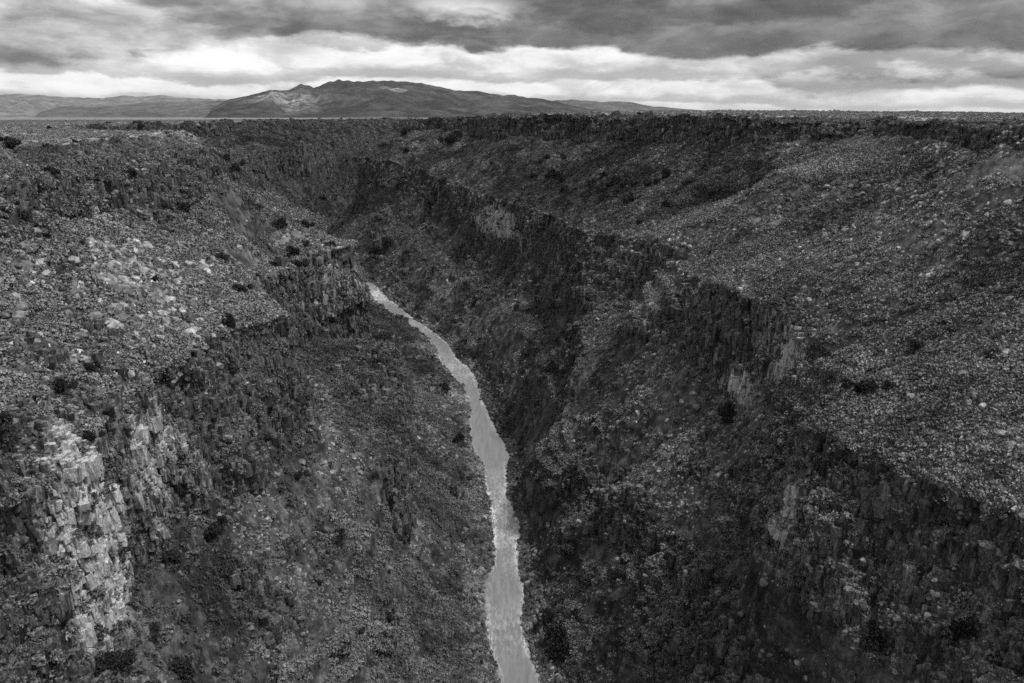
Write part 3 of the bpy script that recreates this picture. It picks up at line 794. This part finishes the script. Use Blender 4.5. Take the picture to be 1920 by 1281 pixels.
BOU = [(27, 474, 18), (33, 500, 15), (90, 514, 20), (265, 474, 13), (213, 514, 18), (195, 507, 10), (180, 490, 9), (238, 494, 15), (55, 550, 20), (17, 560, 22), (37, 579, 28), (7, 594, 20), (33, 596, 28), (45, 607, 17),
       (125, 592, 22), (148, 590, 17), (177, 595, 24), (192, 564, 18), (200, 582, 16), (227, 600, 33), (255, 560, 20), (247, 542, 22), (263, 574, 15), (313, 574, 13), (308, 552, 15), (273, 485, 12), (360, 517, 13), (390, 572, 12),
       (33, 635, 22), (23, 620, 20), (135, 617, 13), (100, 617, 16), (95, 647, 19), (75, 660, 19), (135, 652, 14), (167, 612, 12), (145, 675, 15), (73, 675, 16), (227, 627, 10), (107, 594, 15), (117, 560, 13), (147, 570, 14),
       (213, 534, 13), (190, 622, 18), (10, 540, 16), (193, 342, 16), (213, 362, 16), (242, 358, 14), (73, 389, 18), (1548, 351, 14), (1563, 354, 9), (1595, 351, 12), (1637, 341, 12), (1647, 339, 8), (1560, 321, 13),
       (1675, 409, 9), (1462, 391, 9), (1662, 413, 8), (1590, 411, 8), (1617, 364, 10), (1377, 262, 12), (1770, 257, 8), (1657, 565, 12), (1613, 508, 13), (1547, 550, 12), (1908, 635, 20), (1695, 675, 15), (1808, 706, 24),
       (1850, 695, 20), (1758, 703, 14), (1708, 749, 24), (1762, 750, 20), (1877, 815, 24), (1847, 816, 22), (1767, 816, 18), (1755, 788, 16), (1670, 778, 22), (1815, 758, 16), (1897, 839, 28), (1913, 843, 26), (1308, 765, 14),
       (1335, 778, 15), (1415, 513, 10), (1898, 563, 20), (1703, 623, 12), (1578, 771, 12), (882, 1100, 14), (777, 1087, 12), (905, 1030, 10), (807, 1112, 10), (863, 1067, 9), (732, 1225, 8), (727, 1065, 16), (688, 1170, 9),
       (1047, 868, 8), (1177, 1077, 8), (1435, 1092, 20), (1563, 1118, 14), (1665, 1183, 16), (1602, 1215, 14), (1585, 1183, 12), (1650, 1143, 24), (1870, 1036, 26), (1730, 952, 18), (1882, 930, 12), (1773, 1273, 24),
       (1563, 969, 20), (1565, 1275, 12), (1477, 1218, 10), (1685, 1158, 20), (577, 1225, 18), (288, 1052, 10), (337, 1075, 12), (333, 1128, 10), (395, 1145, 10), (403, 917, 9), (32, 1148, 12), (262, 1048, 8)]

jm = [juniper_mesh(s) for s in (1, 2, 3, 4)]; tm = [trunk_mesh(s) for s in (1, 2)]
proto = None
JL = labelled(JUN, 'dark rounded juniper')
for i, it in enumerate(JUN):
    g, n = ground_at(it[0], it[1])
    if g is None: continue
    dep = (g[1] * CT - (g[2] - H) * ST)
    w = it[2] * dep / FPX * 1.4
    e = bpy.data.objects.new('juniper_tree', None); COL.objects.link(e)
    e.empty_display_size = 0.5
    e.location = (float(g[0]), float(g[1]), float(g[2]) - 0.05 * w); e.rotation_euler = (0, 0, random.uniform(0, 6.28)); e.scale = (w, w, w * random.uniform(0.85, 1.1))
    e['label'] = JL[it][0]; e['category'] = 'juniper'; e['group'] = 'junipers ' + JL[it][1]
    if proto is None:
        t = add('trunk', tm[0], parent=e); c = add('crown', jm[0], parent=e); proto = (t, c)
    else:
        t = proto[0].copy(); c = proto[1].copy()
        t.data = tm[i % 2]; c.data = jm[i % 4]
        for q in (t, c): COL.objects.link(q); q.parent = e

bms = [rock_mesh(s, 44, f, M_BIGROCK) for s, f in ((1, .7), (2, .6), (3, .85), (4, .55), (5, .75), (6, .65))]
bpro = None
BLb = labelled(BOU, 'pale angular boulder')
for i, it in enumerate(BOU):
    g, n = ground_at(it[0], it[1])
    if g is None: continue
    dep = (g[1] * CT - (g[2] - H) * ST)
    w = it[2] * dep / FPX * 1.1
    if bpro is None: o = add('boulder', bms[0]); bpro = o
    else:
        o = bpro.copy(); COL.objects.link(o); o.data = bms[i % 6]
    o.location = Vector([float(v) for v in g]) + Vector([float(v) for v in n]) * w * 0.12
    o.rotation_euler = (random.uniform(-.4, .4), random.uniform(-.4, .4), random.uniform(0, 6.28)); o.scale = (w, w, w * random.uniform(0.8, 1.1))
    o['label'] = BLb[it][0]; o['category'] = 'boulder'; o['group'] = 'boulders ' + BLb[it][1]

# ------------------------------------------------------------------ scatter (sagebrush and loose rubble)
def candidates(info, n, size, kind):
    P = info['P']; R, C = P.shape[:2]
    A = P[:-1, :-1]; du = P[1:, :-1] - A; dv = P[:-1, 1:] - A
    nc = np.cross(du, dv); area = np.linalg.norm(nc, axis=-1); nzv = np.abs(nc[..., 2]) / (area + 1e-9)
    px = info['px'][:-1, :-1]; py = info['py'][:-1, :-1]; dist = info['dist'][:-1, :-1]; seg = np.broadcast_to(info['SEG'][None, :-1], px.shape)
    inside = (px > -90) & (px < 2010) & (py > 190) & (py < 1380) & (A[..., 1] > 60) & (dist < 2600) & (A[..., 2] > (0.0 if kind == 'rock' else 0.3))
    w = area * inside * np.minimum(1, (230 / dist) ** 1.25)
    x, y, z = A[..., 0], A[..., 1], A[..., 2]
    patch = fbm(x, y, z, [(38, 1), (14, 0.7), (6, 0.4)], 900)
    rock = info['ROCK'][:-1, :-1]; tn_ = info['tint'][:-1, :-1]
    if kind == 'block':
        w = w * sstep(0.3, 0.7, rock) * sstep(0.93, 0.75, nzv) * (seg >= 2) * (0.35 + sstep(-0.4, 0.5, patch))
    elif kind == 'bush':
        w = w * (1 + np.clip(tn_, -0.6, 1.0)) * sstep(0.60, 0.85, nzv) * (0.18 + sstep(-0.5, 0.5, -patch)) * (1 - 0.8 * np.clip(info['grass_and_lit'][:-1, :-1], 0, 1) * (dist < 600))
        w = w * np.where((seg <= 2) & (z < 6), 0.25, 1) * (1 - 0.95 * rock * sstep(0.96, 0.8, nzv))
    else:
        w = w * (1 - 0.85 * np.clip(info['grass_and_lit'][:-1, :-1], 0, 1) * (seg < 10))
        field = np.exp(-(((x + 112) / 18) ** 2 + ((y - 205) / 55) ** 2)) * 3.5 + np.exp(-(((x - 150) / 25) ** 2 + ((y - 312) / 28) ** 2)) * 2.5
        w = w * (1 - 0.9 * np.clip(tn_, -0.8, 0.8)) * sstep(0.42, 0.7, nzv) * (0.1 + sstep(-0.1, 0.7, patch) * 1.4 + field + 2.0 * ((seg <= 2) & (z < 4.5))) * (1 - 0.8 * rock * sstep(0.92, 0.75, nzv))
    w = np.where((seg >= 10), w * (0.2 if kind == 'bush' else 0.04) * np.where(dist > 420, 0.3, 1), w)
    p = (w / w.sum()).ravel()
    cdf = np.cumsum(p)
    idx = np.searchsorted(cdf, rng.random(n) * cdf[-1])
    idx = np.clip(idx, 0, p.size - 1)
    a, b_ = np.divmod(idx, C - 1)
    u = rng.random((n, 1)); v = rng.random((n, 1))
    pos = P[a, b_] * (1 - u) * (1 - v) + P[a + 1, b_] * u * (1 - v) + P[a, b_ + 1] * (1 - u) * v + P[a + 1, b_ + 1] * u * v
    d = dist[a, b_]
    return pos, info['N'][a, b_], d, w.sum(), (np.clip(info['pale'], 0, 1) if kind == 'block' else info['tint'])[a, b_]


def scatter(name, label, n, size_fn, kind, protos, sink):
    ws = [candidates(s, 10, None, kind)[3] for s in SIDES]
    pos, nor, d, tn = [], [], [], []
    for s, w in zip(SIDES, ws):
        p, q, dd, _, tt = candidates(s, int(n * w / sum(ws)), None, kind); tn.append(tt); pos.append(p); nor.append(q); d.append(dd)
    pos = np.concatenate(pos); nor = np.concatenate(nor); d = np.concatenate(d); m = len(pos)
    size = size_fn(m, d, pos)
    size = np.where(pos[:, 2] > 175.5, size * 0.65, size)
    pos = pos.copy(); pos[:, 2] -= size * sink
    if kind == 'block': pos -= nor * (size * 0.18)[:, None]
    # tilt partly with the slope
    nn = nor * 0.5 + np.array([0, 0, 0.5]); nn /= np.linalg.norm(nn, axis=1, keepdims=True)
    rx = -np.arcsin(np.clip(nn[:, 1], -1, 1)); ry = np.arctan2(nn[:, 0], nn[:, 2])
    if kind == 'block':
        rx = rng.normal(0, .1, m); ry = rng.normal(0, .1, m)
    elif kind != 'bush': rx += rng.normal(0, .35, m); ry += rng.normal(0, .35, m)
    rot = np.stack([rx, ry, rng.uniform(0, 6.28, m)], -1)
    me = bpy.data.meshes.new(name + '_points'); me.vertices.add(m); me.vertices.foreach_set('co', pos.astype(F32).ravel())
    a = me.attributes.new('size', 'FLOAT', 'POINT'); a.data.foreach_set('value', size.astype(F32))
    a = me.attributes.new('pale' if kind == 'block' else 'tint', 'FLOAT', 'POINT'); a.data.foreach_set('value', np.concatenate(tn).astype(F32))
    a = me.attributes.new('turn', 'FLOAT_VECTOR', 'POINT'); a.data.foreach_set('vector', rot.astype(F32).ravel())
    a = me.attributes.new('pick', 'INT', 'POINT'); a.data.foreach_set('value', rng.integers(0, len(protos), m).astype(np.int32))
    ob = add(name, me, label, kind='stuff')
    ng = bpy.data.node_groups.new(name + '_nodes', 'GeometryNodeTree')
    ng.interface.new_socket('Geometry', in_out='INPUT', socket_type='NodeSocketGeometry')
    ng.interface.new_socket('Geometry', in_out='OUTPUT', socket_type='NodeSocketGeometry')
    N = ng.nodes; L = ng.links
    gi = N.new('NodeGroupInput'); go = N.new('NodeGroupOutput')
    jn = N.new('GeometryNodeJoinGeometry')
    for po in reversed(protos):
        oi = N.new('GeometryNodeObjectInfo'); oi.inputs['Object'].default_value = po; oi.inputs['As Instance'].default_value = True; oi.transform_space = 'ORIGINAL'
        L.new(oi.outputs['Geometry'], jn.inputs[0])
    ip = N.new('GeometryNodeInstanceOnPoints'); ip.inputs['Pick Instance'].default_value = True
    L.new(gi.outputs[0], ip.inputs['Points']); L.new(jn.outputs[0], ip.inputs['Instance'])
    def na(nm, t):
        q = N.new('GeometryNodeInputNamedAttribute'); q.data_type = t; q.inputs[0].default_value = nm
        return next(o_ for o_ in q.outputs if o_.enabled and o_.name == 'Attribute')
    L.new(na('pick', 'INT'), ip.inputs['Instance Index'])
    L.new(na('size', 'FLOAT'), ip.inputs['Scale'])
    L.new(na('turn', 'FLOAT_VECTOR'), ip.inputs['Rotation'])
    L.new(ip.outputs[0], go.inputs[0])
    md = ob.modifiers.new('scatter', 'NODES'); md.node_group = ng
    return ob


# real shrubs and stones near the camera's slopes; the scattered masses repeat their shapes
def place_one(name, me, px, py, wpx, label, cat, group):
    g, n = ground_at(px, py)
    dep = (g[1] * CT - (g[2] - H) * ST); w = wpx * dep / FPX
    o = add(name, me, label, cat, group, loc=[float(v) for v in g]); o.scale = (w, w, w); return o


sage = [place_one('sagebrush_plant', bush_mesh(20 + i), px, py, w, lab, 'sagebrush', 'sagebrush plants')
        for i, (px, py, w, lab) in enumerate([(1650, 860, 14, 'grey sagebrush plant on the broad brushy slope at the right'), (420, 660, 11, 'grey sagebrush plant above the pale left cliff'),
                                              (1840, 560, 12, 'grey sagebrush plant high on the right brushy slope'), (80, 890, 15, 'grey sagebrush plant on the grassy shelf at left edge')])]
stone = [place_one('stone', rock_mesh(40 + i, 19, f), px, py, w, lab, 'stone', 'loose stones')
         for i, (px, py, w, lab, f) in enumerate([(230, 650, 9, 'small dark stone low on the left boulder slope', .7), (1730, 790, 9, 'small grey stone on the right brushy slope', .55),
                                                  (1600, 380, 7, 'small stone in the rubble gully below the right rim', .8), (860, 1100, 8, 'small stone on the left bank near the river', .6),
                                                  (1300, 620, 7, 'small stone on the lower right talus', .9)])]
block = [place_one('basalt_block', block_mesh(60 + i), px, py, w, lab, 'basalt block', 'basalt blocks')
         for i, (px, py, w, lab) in enumerate([(300, 800, 12, 'upright dark basalt block on the pale left cliff face'), (1600, 1000, 13, 'upright dark basalt block in the lower right cliffs'),
                                               (620, 560, 9, 'upright basalt block on the face of the left buttress'), (1500, 700, 9, 'upright basalt block in the right cliff band'),
                                               (900, 410, 6, 'upright basalt block on the pale far right cliff'), (60, 1100, 14, 'upright basalt block low at the left edge')])]
scatter('cliff_rubble', 'countless fractured columns and blocks making up the basalt cliff faces', int(230000 * QUAL),
        lambda m, d, p: np.clip(rng.lognormal(-0.1, 0.5, m), 0.35, 3.0) * (0.8 + d / 900), 'block', block, 0.1)
scatter('sagebrush', 'countless grey sagebrush and low scrub covering the canyon slopes', int(330000 * QUAL),
        lambda m, d, p: np.clip(rng.lognormal(0.15, 0.4, m), 0.4, 2.6) * (1.05 + d / 1500), 'bush', sage, 0.05)
scatter('rubble', 'countless loose basalt stones strewn over the talus slopes', int(240000 * QUAL),
        lambda m, d, p: np.where(rng.random(m) < 0.012, rng.uniform(1.6, 3.2, m), np.clip(rng.lognormal(-0.5, 0.55, m), 0.22, 2.6)) * (1 + d / 1300) * (1 + 0.2 * (p[:, 2] < 4)) * (1 + 0.8 * np.exp(-(((p[:, 0] + 112) / 25) ** 2 + ((p[:, 1] - 215) / 60) ** 2))), 'rock', stone, 0.1)

# ------------------------------------------------------------------ sky
def build_world():
    w = bpy.data.worlds.new('World'); scene.world = w; w.use_nodes = True
    nt = w.node_tree
    for n in list(nt.nodes): nt.nodes.remove(n)
    b = NB(nt)
    d = b.n('ShaderNodeTexCoord').outputs['Generated']
    s = b.n('ShaderNodeSeparateXYZ'); b.link(d, s.inputs[0])
    az = b.math('ARCTAN2', s.outputs[0], s.outputs[1])
    el = b.math('ARCSINE', s.outputs[2])

    def knots(pts):          # photo pixels -> (azimuth, elevation)
        out = []
        for px, py in pts:
            r, f, dn = ray(px, py); out.append((math.atan2(r, f), math.atan2(-dn, math.hypot(r, f))))
        return out

    def curve(pts, name):
        """elevation as a function of azimuth, traced from the photo"""
        kn = knots(pts)
        fc = b.n('ShaderNodeFloatCurve'); c = fc.mapping.curves[0]
        pp = [((a + 1.0) / 2.0, e / 0.25) for a, e in kn]
        while len(c.points) < len(pp): c.points.new(0.5, 0.5)
        for q, (x, y) in zip(c.points, pp): q.location = (x, y)
        for q in c.points: q.handle_type = 'AUTO_CLAMPED'
        fc.mapping.extend = 'HORIZONTAL'
        fc.mapping.update()
        b.link(b.math('MULTIPLY', b.math('ADD', az, 1.0), 0.5), fc.inputs['Value'])
        return b.math('MULTIPLY', fc.outputs[0], 0.25)

    cv = b.n('ShaderNodeCombineXYZ'); b.link(az, cv.inputs[0]); b.link(b.math('MULTIPLY', el, 2.7), cv.inputs[1])
    v = cv.outputs[0]
    off = lambda t: (lambda nd: (b.link(v, nd.inputs[0]), setattr(nd.inputs[1], 'default_value', t), nd.outputs[0])[-1])(b.n('ShaderNodeVectorMath', operation='ADD'))
    nA = b.noise(v, 5.0, 8, 0.55, 0.3)
    nB = b.noise(off((3.1, 7.7, 1.0)), 9.0, 8, 0.6, 0.4)
    nC = b.noise(off((9.1, 2.7, 4.0)), 16.0, 8, 0.6, 0.3)
    cs = b.n('ShaderNodeCombineXYZ'); b.link(az, cs.inputs[0]); b.link(b.math('MULTIPLY', el, 4.0), cs.inputs[1])
    nS = b.noise(cs.outputs[0], 7.0, 10, 0.62, 0.0)
    wob = b.math('ADD', b.math('MULTIPLY', b.math('SUBTRACT', nB, 0.5), 0.020), b.math('MULTIPLY', b.math('SUBTRACT', nC, 0.5), 0.034))

    # cloud decks seen edge-on: each strip is dark underneath and paler above, closer together towards the horizon
    ph = b.math('ADD', b.math('DIVIDE', 0.26, b.math('ADD', el, 0.06)), b.math('MULTIPLY', b.noise(off((5.5, 1.3, 2.0)), 3.2, 12, 0.60, 0.0), 2.6))
    fr = b.math('FRACT', ph)
    deck = b.math('MULTIPLY', b.ramp(fr, 0.15, 0.80), b.ramp(fr, 1.0, 0.78))
    deck = b.math('ADD', b.math('MULTIPLY', deck, 0.7), b.math('MULTIPLY', b.ramp(nS, 0.62, 0.36), 0.3))
    deck = b.math('SUBTRACT', 1.0, deck)
    # base: bright layered cloud near the horizon (values are linear radiance)
    base = b.mix(b.ramp(deck, 0.1, 0.8), 0.42, 0.80)
    base = b.mix(b.math('MULTIPLY', b.ramp(nB, 0.47, 0.66), 0.6), base, 0.34)

    def layer(val_in, edge, wob_k, soft, value, extra=None):
        e2 = b.math('ADD', edge, b.math('MULTIPLY', wob, wob_k))
        m = b.ramp(b.math('SUBTRACT', el, e2), 0.0, soft)
        if extra is not None: m = b.math('MULTIPLY', m, extra)
        return b.mix(m, val_in, value)

    # mid grey clouds on the left
    eL = curve([(-400, 140), (0, 134), (60, 132), (130, 130), (200, 122), (300, 112), (400, 98), (480, 80), (560, 60), (640, 40), (900, 0), (1900, -60)], 'left')
    leftv = b.mix(b.ramp(deck, 0.1, 0.95), 0.15, 0.44)
    leftv = b.math('MULTIPLY', leftv, b.ramp(nC, 0.35, 0.65, 0.8, 1.25))
    base = layer(base, eL, 1.5, 0.016, leftv)
    # bank at the right, between two bright gaps
    eRb = curve([(-400, -200), (1200, -100), (1330, 90), (1400, 140), (1440, 165), (1480, 184), (1540, 189), (1620, 186), (1680, 181), (1750, 178), (1850, 172), (1920, 180), (2300, 190)], 'rb')
    azr = b.math('MULTIPLY', b.ramp(az, 0.20, 0.33), b.ramp(b.math('ADD', el, wob), b.math('ADD', 0.055, 0), 0.035, 0.35, 1.0))
    rv = b.mix(b.ramp(deck, 0.1, 1.0), 0.085, 0.27)
    base = layer(base, eRb, 0.8, 0.011, rv, azr)
    # the big dark bank across the top
    eD = curve([(-400, 40), (0, 43), (60, 42), (110, 38), (150, 34), (200, 26), (270, 30), (360, 62), (440, 82), (520, 74), (570, 70), (640, 74), (700, 78), (770, 90), (850, 95), (920, 105), (980, 95), (1050, 100), (1120, 97), (1190, 110), (1280, 121),
                (1360, 116), (1440, 108), (1500, 100), (1560, 97), (1640, 100), (1720, 101), (1800, 105), (1920, 107), (2300, 100)], 'dark')
    dk = b.mix(b.ramp(deck, 0.0, 1.0), 0.06, 0.145)
    dk = b.mix(b.math('MULTIPLY', b.ramp(nA, 0.52, 0.72), 0.45), dk, 0.27)
    la, le = knots([(870, 18)])[0]
    g = b.math('ADD', b.math('POWER', b.math('DIVIDE', b.math('SUBTRACT', az, la), 0.075), 2.0), b.math('POWER', b.math('DIVIDE', b.math('SUBTRACT', b.math('ADD', el, wob), le), 0.016), 2.0))
    dk = b.mix(b.ramp(g, 1.6, 0.0, 0.0, 0.9), dk, 0.38)
    dk = b.math('MULTIPLY', dk, b.ramp(b.math('ADD', b.math('MULTIPLY', nC, 0.5), b.math('MULTIPLY', nB, 0.5)), 0.4, 0.62, 0.72, 1.4))
    # paler towards the left and above
    dk = b.math('MULTIPLY', dk, b.ramp(az, -0.55, 0.05, 2.3, 1.0))
    dk = b.math('MULTIPLY', dk, b.ramp(el, 0.08, 0.16, 1.0, 1.5))
    base = layer(base, eD, 0.75, 0.009, dk)
    # the rest of the overcast dome, above the photograph
    base = b.math('MULTIPLY', base, b.ramp(nS, 0.3, 0.7, 0.85, 1.12))
    high = b.mix(b.ramp(nA, 0.35, 0.65), 0.45, 0.8)
    val = b.mix(b.ramp(el, 0.16, 0.42), base, high)
    # daylight above the overcast: physical sky, desaturated, adds a little
    sky = b.n('ShaderNodeTexSky', sky_type='NISHITA'); sky.sun_disc = False
    sky.sun_elevation = math.radians(SUN_EL); sky.sun_rotation = math.radians(SUN_AZ)
    bw = b.n('ShaderNodeRGBToBW'); b.link(sky.outputs[0], bw.inputs[0])
    skyv = b.math('MULTIPLY', bw.outputs[0], 0.004)
    val = b.math('ADD', val, skyv)
    val = b.mix(b.ramp(el, -0.03, -0.005), 0.08, val)
    bg = b.n('ShaderNodeBackground'); b.link(b.grey(val), bg.inputs[0]); bg.inputs[1].default_value = 1.0
    o = b.n('ShaderNodeOutputWorld'); b.link(bg.outputs[0], o.inputs[0])


SUN_EL, SUN_AZ = 62.0, 118.0        # azimuth from +Y towards +X: sun high at the right, a little ahead
build_world()
sd = bpy.data.lights.new('sun', 'SUN'); sd.energy = 2.9; sd.angle = math.radians(8)
so = bpy.data.objects.new('sun', sd); COL.objects.link(so)
a, e = math.radians(SUN_AZ), math.radians(SUN_EL)
dv = Vector((math.sin(a) * math.cos(e), math.cos(a) * math.cos(e), math.sin(e)))
so.rotation_euler = dv.to_track_quat('Z', 'Y').to_euler()
so.location = (0, 0, 400)

# ------------------------------------------------------------------ haze
def build_haze():
    bm = bmesh.new(); bmesh.ops.create_cube(bm, size=1.0)
    me = bpy.data.meshes.new('haze_mesh'); bm.to_mesh(me); bm.free()
    m, nt = new_mat('haze_air'); b = NB(nt)
    pv = b.n('ShaderNodeVolumePrincipled'); o = b.n('ShaderNodeOutputMaterial')
    pv.inputs['Color'].default_value = (0.9, 0.9, 0.9, 1); pv.inputs['Density'].default_value = 0.8e-5; pv.inputs['Anisotropy'].default_value = 0.0
    b.link(pv.outputs[0], o.inputs['Volume'])
    me.materials.append(m)
    ob = add('haze', me, 'thin haze that fades the distant mountains', kind='stuff')
    ob.scale = (130000, 110000, 1300); ob.location = (0, 40000, 1300 / 2 - 4)


HAZE = True
if HAZE: build_haze()

scene.view_settings.view_transform = 'Standard'
scene.view_settings.look = 'None'
scene.view_settings.exposure = 0.3
scene.view_settings.gamma = 1.0
scene.render.engine = 'CYCLES'
scene.cycles.max_bounces = 5
scene.cycles.diffuse_bounces = 3
scene.cycles.glossy_bounces = 2
scene.cycles.volume_bounces = 0
scene.cycles.use_denoising = False
